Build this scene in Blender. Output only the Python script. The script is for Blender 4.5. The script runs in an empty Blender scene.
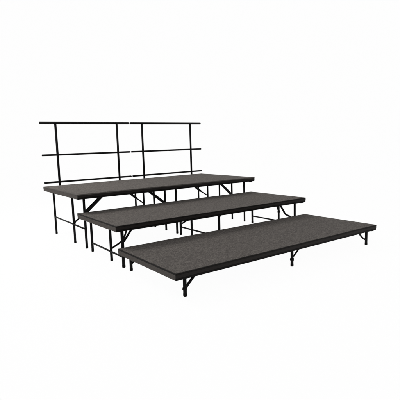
import bpy, bmesh, math, random
from mathutils import Vector, Matrix
random.seed(7)
S = bpy.context.scene
COL = S.collection

# ------------------------------------------------------------------ materials
def new_mat(name):
    m = bpy.data.materials.new(name); m.use_nodes = True
    nt = m.node_tree
    return m, nt, nt.nodes['Principled BSDF']

def node(nt, kind, **kw):
    n = nt.nodes.new(kind)
    for k, v in kw.items():
        if k in n.inputs: n.inputs[k].default_value = v
        else: setattr(n, k, v)
    return n

def ramp(nt, fac, stops):
    r = nt.nodes.new('ShaderNodeValToRGB')
    els = r.color_ramp.elements
    while len(els) < len(stops): els.new(0.5)
    for e, (p, c) in zip(els, stops):
        e.position = p; e.color = (*c, 1)
    nt.links.new(fac, r.inputs[0])
    return r.outputs[0]

def carpet_mat():
    m, nt, b = new_mat('heather_gray_carpet')
    tc = nt.nodes.new('ShaderNodeTexCoord')
    pile = node(nt, 'ShaderNodeTexVoronoi', Scale=150.0)
    nt.links.new(tc.outputs['Object'], pile.inputs['Vector'])
    fine = node(nt, 'ShaderNodeTexNoise', Scale=95.0, Detail=4.0, Roughness=0.7)
    nt.links.new(tc.outputs['Object'], fine.inputs['Vector'])
    broad = node(nt, 'ShaderNodeTexNoise', Scale=30.0, Detail=4.0, Roughness=0.65)
    nt.links.new(tc.outputs['Object'], broad.inputs['Vector'])
    # a colour per tuft, heathered from dark brown gray to warm gray
    sep = nt.nodes.new('ShaderNodeSeparateColor')
    nt.links.new(pile.outputs['Color'], sep.inputs[0])
    mixf = node(nt, 'ShaderNodeMath', operation='ADD')
    mul = node(nt, 'ShaderNodeMath', operation='MULTIPLY'); mul.inputs[1].default_value = 0.45
    nt.links.new(sep.outputs[0], mul.inputs[0])
    mul2 = node(nt, 'ShaderNodeMath', operation='MULTIPLY'); mul2.inputs[1].default_value = 0.55
    nt.links.new(fine.outputs['Fac'], mul2.inputs[0])
    nt.links.new(mul.outputs[0], mixf.inputs[0]); nt.links.new(mul2.outputs[0], mixf.inputs[1])
    k = CARPET
    c = ramp(nt, mixf.outputs[0], [(0.18, tuple(x*0.42 for x in k)), (0.5, k), (0.85, tuple(x*1.85 for x in k))])
    bs = ramp(nt, broad.outputs['Fac'], [(0.32, (0.80,)*3), (0.68, (1.2,)*3)])
    mx = nt.nodes.new('ShaderNodeMix'); mx.data_type = 'RGBA'; mx.blend_type = 'MULTIPLY'
    mx.inputs[0].default_value = 1.0
    nt.links.new(c, mx.inputs[6]); nt.links.new(bs, mx.inputs[7])
    nt.links.new(mx.outputs[2], b.inputs['Base Color'])
    b.inputs['Roughness'].default_value = 0.95
    b.inputs['Specular IOR Level'].default_value = 0.05
    b.inputs['Sheen Weight'].default_value = 0.04
    b.inputs['Sheen Roughness'].default_value = 0.6
    b.inputs['Sheen Tint'].default_value = (0.9, 0.86, 0.82, 1)
    bp = node(nt, 'ShaderNodeBump', Strength=0.5, Distance=0.003)
    nt.links.new(pile.outputs['Distance'], bp.inputs['Height'])
    nt.links.new(bp.outputs[0], b.inputs['Normal'])
    return m

def dark_mat(name, col, rough, spec, nscale=60.0, bump=0.0):
    m, nt, b = new_mat(name)
    tc = nt.nodes.new('ShaderNodeTexCoord')
    n = node(nt, 'ShaderNodeTexNoise', Scale=nscale, Detail=5.0, Roughness=0.65)
    nt.links.new(tc.outputs['Object'], n.inputs['Vector'])
    c = ramp(nt, n.outputs['Fac'], [(0.3, tuple(x*0.75 for x in col)), (0.7, tuple(x*1.3 for x in col))])
    nt.links.new(c, b.inputs['Base Color'])
    r = ramp(nt, n.outputs['Fac'], [(0.3, (rough-0.06,)*3), (0.7, (rough+0.06,)*3)])
    nt.links.new(r, b.inputs['Roughness'])
    b.inputs['Specular IOR Level'].default_value = spec
    if bump:
        bp = node(nt, 'ShaderNodeBump', Strength=bump, Distance=0.001)
        nt.links.new(n.outputs['Fac'], bp.inputs['Height'])
        nt.links.new(bp.outputs[0], b.inputs['Normal'])
    return m

def backlit_floor_mat():
    # translucency added so world light from below washes out shadows; a little diffuse skin
    m, nt, b = new_mat('white_backlit_floor')
    nt.nodes.remove(b)
    out = nt.nodes['Material Output']
    t = node(nt, 'ShaderNodeBsdfTranslucent'); t.inputs[0].default_value = (1, 1, 1, 1)
    d = node(nt, 'ShaderNodeBsdfDiffuse'); d.inputs[0].default_value = (0.98, 0.98, 0.98, 1)
    mx = node(nt, 'ShaderNodeMixShader'); mx.inputs[0].default_value = 0.018
    nt.links.new(t.outputs[0], mx.inputs[1]); nt.links.new(d.outputs[0], mx.inputs[2])
    nt.links.new(mx.outputs[0], out.inputs[0])
    return m

CARPET = (0.0550, 0.0490, 0.0450)
M = dict(
    carpet=carpet_mat(),
    tube=dark_mat('black_powder_coat', (0.0026, 0.0024, 0.0024), 0.5, 0.07, 500.0, 0.15),
    frame=dark_mat('black_steel_frame', (0.0034, 0.0028, 0.0025), 0.55, 0.06, 40.0),
    trim=dark_mat('dark_brown_vinyl_edge', (0.0062, 0.0044, 0.0036), 0.55, 0.13, 30.0),
    edge=dark_mat('black_edge_moulding', (0.0045, 0.0036, 0.0031), 0.6, 0.08, 30.0),
    edge_gray=dark_mat('gray_edge_moulding', (0.050, 0.045, 0.041), 0.7, 0.1, 30.0),  # plain gray moulding for the rear stage
    panel=dark_mat('gray_edge_carpet', (0.0545, 0.0488, 0.0450), 0.95, 0.05, 230.0, 0.5),
    board=dark_mat('stained_board_underside', (0.012, 0.010, 0.008), 0.7, 0.15, 12.0),
    rubber=dark_mat('black_rubber', (0.0028, 0.0026, 0.0026), 0.75, 0.07, 90.0),
    zinc=dark_mat('zinc_pin', (0.55, 0.55, 0.56), 0.35, 0.5, 60.0),
    backlit_floor=backlit_floor_mat(),
)

# ------------------------------------------------------------------ mesh helpers
def bm_box(bm, lo, hi, bev=0.0):
    lo, hi = Vector(lo), Vector(hi)
    r = bmesh.ops.create_cube(bm, size=1.0)
    vs = r['verts']
    c = (lo+hi)/2; d = hi-lo
    for v in vs: v.co = Vector((v.co.x*d.x, v.co.y*d.y, v.co.z*d.z)) + c
    if bev:
        es = list({e for v in vs for e in v.link_edges})
        bmesh.ops.bevel(bm, geom=es, offset=bev, segments=2, affect='EDGES', profile=0.6)

def smooth_path(pts, n=6):
    if len(pts) < 3: return [Vector(p) for p in pts]
    P = [Vector(p) for p in pts]
    P = [P[0]*2-P[1]] + P + [P[-1]*2-P[-2]]
    out = []
    for i in range(1, len(P)-2):
        a, b, c, d = P[i-1:i+3]
        for k in range(n):
            t = k/n
            out.append(0.5*((2*b)+(c-a)*t+(2*a-5*b+4*c-d)*t*t+(3*b-a-3*c+d)*t**3))
    out.append(P[-2])
    return out

def bm_tube(bm, pts, r, seg=18, bev=0.0015):
    P = smooth_path(pts)
    if len(P) == 2 and bev:            # eased ends
        d = (P[1]-P[0]).normalized()
        rings = [(P[0], r-bev), (P[0]+d*bev, r), (P[1]-d*bev, r), (P[1], r-bev)]
    else:
        rings = [(p, r) for p in P]
    prev = None; loops = []
    up = None
    for i, (p, rr) in enumerate(rings):
        a = rings[max(i-1, 0)][0]; b = rings[min(i+1, len(rings)-1)][0]
        t = (b-a).normalized()
        if up is None:
            up = t.orthogonal().normalized()
        else:
            up = (up - t*up.dot(t)).normalized()
        s = t.cross(up)
        loops.append([bm.verts.new(p + rr*(math.cos(2*math.pi*k/seg)*up + math.sin(2*math.pi*k/seg)*s)) for k in range(seg)])
    for A, B in zip(loops, loops[1:]):
        for k in range(seg):
            f = bm.faces.new((A[k], A[(k+1) % seg], B[(k+1) % seg], B[k])); f.smooth = True
    bm.faces.new(list(reversed(loops[0]))); bm.faces.new(loops[-1])

def bm_bar(bm, a, b, w, t, side):
    # flat channel from a to b, w wide in the plane across `side`, t thick along `side`
    a, b = Vector(a), Vector(b); s = Vector(side).normalized()
    d = (b-a).normalized(); n = d.cross(s).normalized()
    vs = []
    for p in (a, b):
        for i, j in ((-1, -1), (1, -1), (1, 1), (-1, 1)):
            vs.append(bm.verts.new(p + n*(i*w/2) + s*(j*t/2)))
    for q in ((3, 2, 1, 0), (4, 5, 6, 7), (0, 1, 5, 4), (1, 2, 6, 5), (2, 3, 7, 6), (3, 0, 4, 7)):
        bm.faces.new([vs[k] for k in q])
    es = list({e for v in vs for e in v.link_edges})
    bmesh.ops.bevel(bm, geom=es, offset=min(w, t)*0.18, segments=2, affect='EDGES')

def obj(name, bm, mat, parent=None, off=(0, 0, 0)):
    bmesh.ops.recalc_face_normals(bm, faces=bm.faces)
    if parent is not None:
        root = parent
        while root.parent: root = root.parent
        o3 = Vector(root.location)
        for v in bm.verts: v.co -= o3
    me = bpy.data.meshes.new(name); bm.to_mesh(me); bm.free()
    me.materials.append(mat)
    o = bpy.data.objects.new(name, me); COL.objects.link(o)
    if parent is not None: o.parent = parent
    return o

def thing(name, loc, label, cat, group=None):
    o = bpy.data.objects.new(name, None); COL.objects.link(o)
    o.empty_display_size = 0.1
    o.location = loc; o['label'] = label; o['category'] = cat
    if group: o['group'] = group
    return o

def tube(name, pts, r, parent, mat='tube', **kw):
    bm = bmesh.new(); bm_tube(bm, pts, r, **kw)
    return obj(name, bm, M[mat], parent)

# ------------------------------------------------------------------ riser stages
L = 2.44
TH = 0.054
def stage(label, x0, y0, y1, h, edge='edge'):
    t = thing('riser_stage', (x0+L/2, (y0+y1)/2, 0), label, 'stage', 'carpeted riser stages set in three steps')
    x1 = x0+L
    # carpet face
    bm = bmesh.new(); bm_box(bm, (x0+.006, y0+.006, h-.011), (x1-.006, y1-.006, h), .0025)
    obj('carpet_top', bm, M['carpet'], t)
    # deck board under the carpet
    bm = bmesh.new(); bm_box(bm, (x0+.012, y0+.012, h-.030), (x1-.012, y1-.012, h-.0112))
    obj('deck_board', bm, M['board'], t)
    # moulding round the top edge (4 mitre-less lengths, butted)
    bm = bmesh.new()
    zt, zb = h-.0015, h-.0125
    bm_box(bm, (x0-.0005, y0+.0065, zb), (x0+.0058, y1-.0065, zt), .002)
    bm_box(bm, (x1-.0058, y0+.0065, zb), (x1+.0005, y1-.0065, zt), .002)
    bm_box(bm, (x0-.0005, y0-.0005, zb), (x1+.0005, y0+.0058, zt), .002)
    bm_box(bm, (x0-.0005, y1-.0058, zb), (x1+.0005, y1+.0005, zt), .002)
    obj('edge_moulding', bm, M[edge], t)
    # front and back fascia: brown edge strip over black steel angle
    for ya, s in ((y0, 1), (y1, -1)):
        bm = bmesh.new()
        a, b = sorted((ya, ya+s*.010))
        bm_box(bm, (x0+.0005, a, h-.036), (x1-.0005, b, h-.0127), .0015)
        f = obj('fascia', bm, M['trim'], t)
        bm = bmesh.new()
        a, b = sorted((ya+s*.003, ya+s*.0105))
        bm_box(bm, (x0+.001, a, h-TH), (x1-.001, b, h-.0362), .001)
        a, b = sorted((ya+s*.0107, ya+s*.040))
        bm_box(bm, (x0+.003, a, h-TH), (x1-.003, b, h-TH+.004), .001)
        obj('frame_rail', bm, M['frame'], t)
    # carpeted end panels
    for xa, s in ((x0, 1), (x1, -1)):
        a, b = sorted((xa, xa+s*.010))
        bm = bmesh.new(); bm_box(bm, (a+.0, y0+.0115, h-TH+.001), (b, y1-.0115, h-.0127), .0015)
        obj('end_panel', bm, M['panel'], t)
    # cross members below the deck
    bm = bmesh.new()
    for k in range(1, 6):
        xm = x0+L*k/6+.02
        bm_box(bm, (xm-.015, y0+.0412, h-TH+.0015), (xm+.015, y1-.0412, h-.0302), .001)
    obj('cross_member', bm, M['frame'], t)
    # small pads below the front corners at the right
    for xa in (x1-.055,):
        for ya in (y0+.022, y1-.022):
            bm = bmesh.new()
            bm_box(bm, (xa-.022, ya-.014, h-TH-.007), (xa+.022, ya+.014, h-TH-.0002), .003)
            obj('corner_pad', bm, M['rubber'], t)
    return t

def leg(t, x, y, h, r=.0125, pin=None, lean=0.0):
    top = h-TH-.0003
    g = tube('leg', [(x, y, .018), (x+lean, y, top)], r, t)
    tube('foot_cap', [(x, y, 0.0), (x, y, .026)], r+.0008, g, 'rubber', bev=.003)
    bm = bmesh.new(); bm_box(bm, (x-.024+lean, y-.017, top-.010), (x+.024+lean, y+.017, top-.0006), .002)
    obj('mounting_plate', bm, M['frame'], g)
    if pin is not None:
        z, s = pin
        bm = bmesh.new()
        bm_tube(bm, [(x, y, z-.011), (x, y, z+.011)], r+.0035, bev=.002)
        bm_tube(bm, [(x+s*(r+.002), y-.003, z), (x+s*(r+.013), y-.003, z+.002)], .0055, seg=12)
        obj('lock_collar', bm, M['tube'], g)
    return g

def brace_rod(t, pts, r=.0085):
    return tube('brace', pts, r, t)

def brace_bar(t, a, b, w=.028):
    bm = bmesh.new(); bm_bar(bm, a, b, w, .016, (0, 1, 0))
    bm_tube(bm, [(a[0], a[1]-.014, a[2]), (a[0], a[1]+.014, a[2])], .011, seg=14)
    return obj('brace', bm, M['tube'], t)

def brace_two(t, a, mid, b, w=.026, r=.0085):
    # channel half at the deck, rod half at the leg, pinned in the middle
    a, mid, b = Vector(a), Vector(mid), Vector(b)
    bm = bmesh.new()
    bm_bar(bm, a, mid, w, .016, (0, 1, 0))
    bm_tube(bm, [mid-(b-mid)*.12, b], r)
    bm_tube(bm, [mid+Vector((0, -.016, 0)), mid+Vector((0, .016, 0))], .012, seg=14)
    return obj('brace', bm, M['tube'], t)

def crossbar(t, x, ya, yb, z, r=.0085):
    return tube('cross_bar', [(x, ya, z), (x, yb, z)], r, t)

# front stage -----------------------------------------------------------------
H1, H2, H3 = .2032, .4064, .6096
y10, y11 = 0.0, .9326
t1 = stage('lowest carpeted riser stage in front, on very short black legs', 0.0, y10, y11, H1)
u1 = H1-TH
leg(t1, .105, .052, H1, .0135, pin=(.060, -1)); leg(t1, 1.222, .046, H1, .0125, pin=(.062, -1)); leg(t1, 2.342, .050, H1, .0130)
leg(t1, .088, .872, H1, .0130); leg(t1, 1.222, .872, H1); leg(t1, 2.330, .872, H1)
brace_rod(t1, [(.108, .052, .062), (.198, .052, u1-.002)], .0100)
brace_rod(t1, [(1.226, .046, .074), (1.318, .046, u1-.002)], .0070)
brace_rod(t1, [(2.340, .050, .050), (2.275, .050, .085), (2.205, .050, u1-.002)], .0085)
brace_rod(t1, [(.090, .872, .062), (.130, .872, .090), (.180, .872, u1-.002)], .0090)
brace_rod(t1, [(1.226, .872, .062), (1.275, .872, .092), (1.316, .872, u1-.002)], .0080)
brace_rod(t1, [(2.328, .872, .050), (2.265, .872, .085), (2.205, .872, u1-.002)], .0085)

# middle stage ----------------------------------------------------------------
y20, y21 = .9025, 1.8544
t2 = stage('middle carpeted riser stage, half as tall as the rear one', -.018, y20, y21, H2)
u2 = H2-TH
leg(t2, .084, 1.753, H2); leg(t2, .089, 1.286, H2, .0125); leg(t2, .082, 1.008, H2, .0145)
leg(t2, 1.203, 1.779, H2, .0135); leg(t2, 1.203, 1.545, H2, .0125); leg(t2, 1.200, 1.030, H2, .0140)
leg(t2, 2.315, 1.720, H2); leg(t2, 2.300, 1.225, H2, .0120, pin=(.215, 1)); leg(t2, 2.310, .975, H2)
crossbar(t2, .084, 1.010, 1.750, .093); crossbar(t2, 1.203, 1.032, 1.776, .098); crossbar(t2, 2.312, .978, 1.716, .095)
brace_rod(t2, [(.094, 1.286, .120), (.211, 1.286, .177), (.236, 1.286, .219), (.290, 1.286, u2-.012), (.315, 1.286, u2)], .0085)
brace_rod(t2, [(.094, 1.008, .235), (.140, 1.008, .292), (.183, 1.008, u2-.010), (.200, 1.008, u2)], .0095)
brace_rod(t2, [(1.206, 1.779, .128), (1.323, 1.779, .177), (1.380, 1.779, .230), (1.450, 1.779, u2)], .0090)
brace_rod(t2, [(2.306, .975, .150), (2.211, .975, .200), (2.150, .975, .232), (2.112, .975, .282), (2.074, .975, .330), (2.050, .975, u2)], .0105)
brace_rod(t2, [(2.312, 1.225, .205), (2.290, 1.225, .250), (2.268, 1.225, .295), (2.238, 1.225, u2)], .0125)

# rear stage ------------------------------------------------------------------
y30, y31 = 1.7636, 2.9837
t3 = stage('tallest and deepest carpeted riser stage at the back, in front of the guard rails', -.034, y30, y31, H3, 'edge_gray')
u3 = H3-TH
leg(t3, .073, 2.942, H3); leg(t3, .078, 2.264, H3, .0125); leg(t3, .087, 1.925, H3, .0130)
for y in (2.942, 2.700, 2.411, 2.130, 1.872):
    leg(t3, 1.210, y, H3, .0125)
    leg(t3, 2.310, y, H3, .0115)
crossbar(t3, .075, 1.926, 2.940, .218); crossbar(t3, 1.210, 1.874, 2.940, .218); crossbar(t3, 2.310, 1.874, 2.940, .218)
# left frame: heavy folding brace with a bent lower end
brace_rod(t3, [(.084, 2.264, .205), (.096, 2.264, .245), (.150, 2.264, .283), (.196, 2.264, .315)], .0090)
brace_bar(t3, (.470, 2.264, u3-.012), (.185, 2.264, .304), .040)
for x, d in ((1.210, .222), (2.310, .275)):
    brace_two(t3, (x-d-.10, 2.700, u3-.006), (x-d*.5, 2.700, .372), (x-.004, 2.700, .292), .030)
for x, d in ((1.210, .255), (2.310, .225)):
    brace_bar(t3, (x-d, 2.130, u3-.008), (x-.006, 2.130, .350), .032)

# ------------------------------------------------------------------ guard rails
ZR = (1.3958, .9942, .6464)
YR = 3.06
def guard_rail(label, xa, xb, posts):
    t = thing('guard_rail', ((xa+xb)/2, YR, .56), label, 'guard rail', 'guard rail sections behind the top stage')
    for nm, z, r in zip(('top_rail', 'mid_rail', 'bottom_rail'), ZR, (.0145, .0118, .0118)):
        g = tube(nm, [(xa, YR, z), (xb, YR, z)], r, t)
        for x, s in ((xa, -1), (xb, 1)):
            tube('end_cap', [(x-s*.004, YR, z), (x+s*.004, YR, z)], r-.0012, g, 'rubber', bev=.002)
    for x in posts:
        p = tube('post', [(x, YR, .560), (x, YR, ZR[0]-.010)], .0142, t)
        bm = bmesh.new()        # hook plate that clamps the post to the back edge of the deck
        bm_box(bm, (x-.022, 2.9865, .562), (x+.022, YR-.0120, .600), .002)
        obj('deck_clamp', bm, M['frame'], p)
    return t
guard_rail('left section of black three-rail guard rail behind the tallest stage', .0048, 1.2165, (.197, 1.037))
g2 = guard_rail('right section of black three-rail guard rail behind the tallest stage', 1.2425, 2.466, (1.428, 2.270))
for z, r in zip(ZR, (.0080, .0068, .0068)):
    tube('joining_pin', [(1.2110, YR, z), (1.2480, YR, z)], r, g2, 'zinc', bev=.001)

# ------------------------------------------------------------------ white studio surface
def struct(name, bm, mat):
    o = obj(name, bm, mat); o['kind'] = 'structure'; return o
bm = bmesh.new()
prof = [(-14, 0), (9, 0)]
R = 3.0
for k in range(1, 13):
    a = math.pi/2*k/12
    prof.append((9+R*math.sin(a), R-R*math.cos(a)))
prof.append((9+R, 14))
A = [[bm.verts.new((x, y, z)) for (y, z) in prof] for x in (-24, 26)]
for i in range(len(prof)-1):
    f = bm.faces.new((A[0][i], A[1][i], A[1][i+1], A[0][i+1])); f.smooth = True
struct('studio_floor', bm, M['backlit_floor'])

# ------------------------------------------------------------------ light: added even white world + one softbox
w = bpy.data.worlds.new('World'); S.world = w; w.use_nodes = True
bg = w.node_tree.nodes['Background']
bg.inputs[0].default_value = (1.0, 1.0, 1.0, 1); bg.inputs[1].default_value = 0.99
ld = bpy.data.lights.new('softbox', 'AREA'); ld.shape = 'RECTANGLE'; ld.size = 1.6; ld.size_y = 1.2
ld.energy = 140; ld.color = (1.0, .985, .96)
lo = bpy.data.objects.new('softbox', ld); COL.objects.link(lo)
lo.location = (-1.3, 3.5, 3.3)
lo.rotation_euler = (Vector((0.5, 2.3, .5))-lo.location).to_track_quat('-Z', 'Y').to_euler()

# ------------------------------------------------------------------ camera
cx, cy, cz, yaw, pit, rol, f = -1.4582, -2.3468, 1.0876, .62197, .13621, -.03089, 415.424
F = Vector((math.sin(yaw)*math.cos(pit), math.cos(yaw)*math.cos(pit), -math.sin(pit)))
Rt = Vector((math.cos(yaw), -math.sin(yaw), 0)); U = Rt.cross(F)
c, s = math.cos(rol), math.sin(rol)
R2 = c*Rt+s*U; U2 = -s*Rt+c*U
cd = bpy.data.cameras.new('camera'); cam = bpy.data.objects.new('camera', cd); COL.objects.link(cam)
m = Matrix((R2, U2, -F)).transposed().to_4x4(); m.translation = (cx, cy, cz)
cam.matrix_world = m
cd.sensor_width = 36.0; cd.lens = 36*f/400; cd.clip_start = .05; cd.clip_end = 200
S.camera = cam
S.view_settings.view_transform = 'Standard'; S.view_settings.look = 'None'
S.view_settings.exposure = 0; S.view_settings.gamma = 1
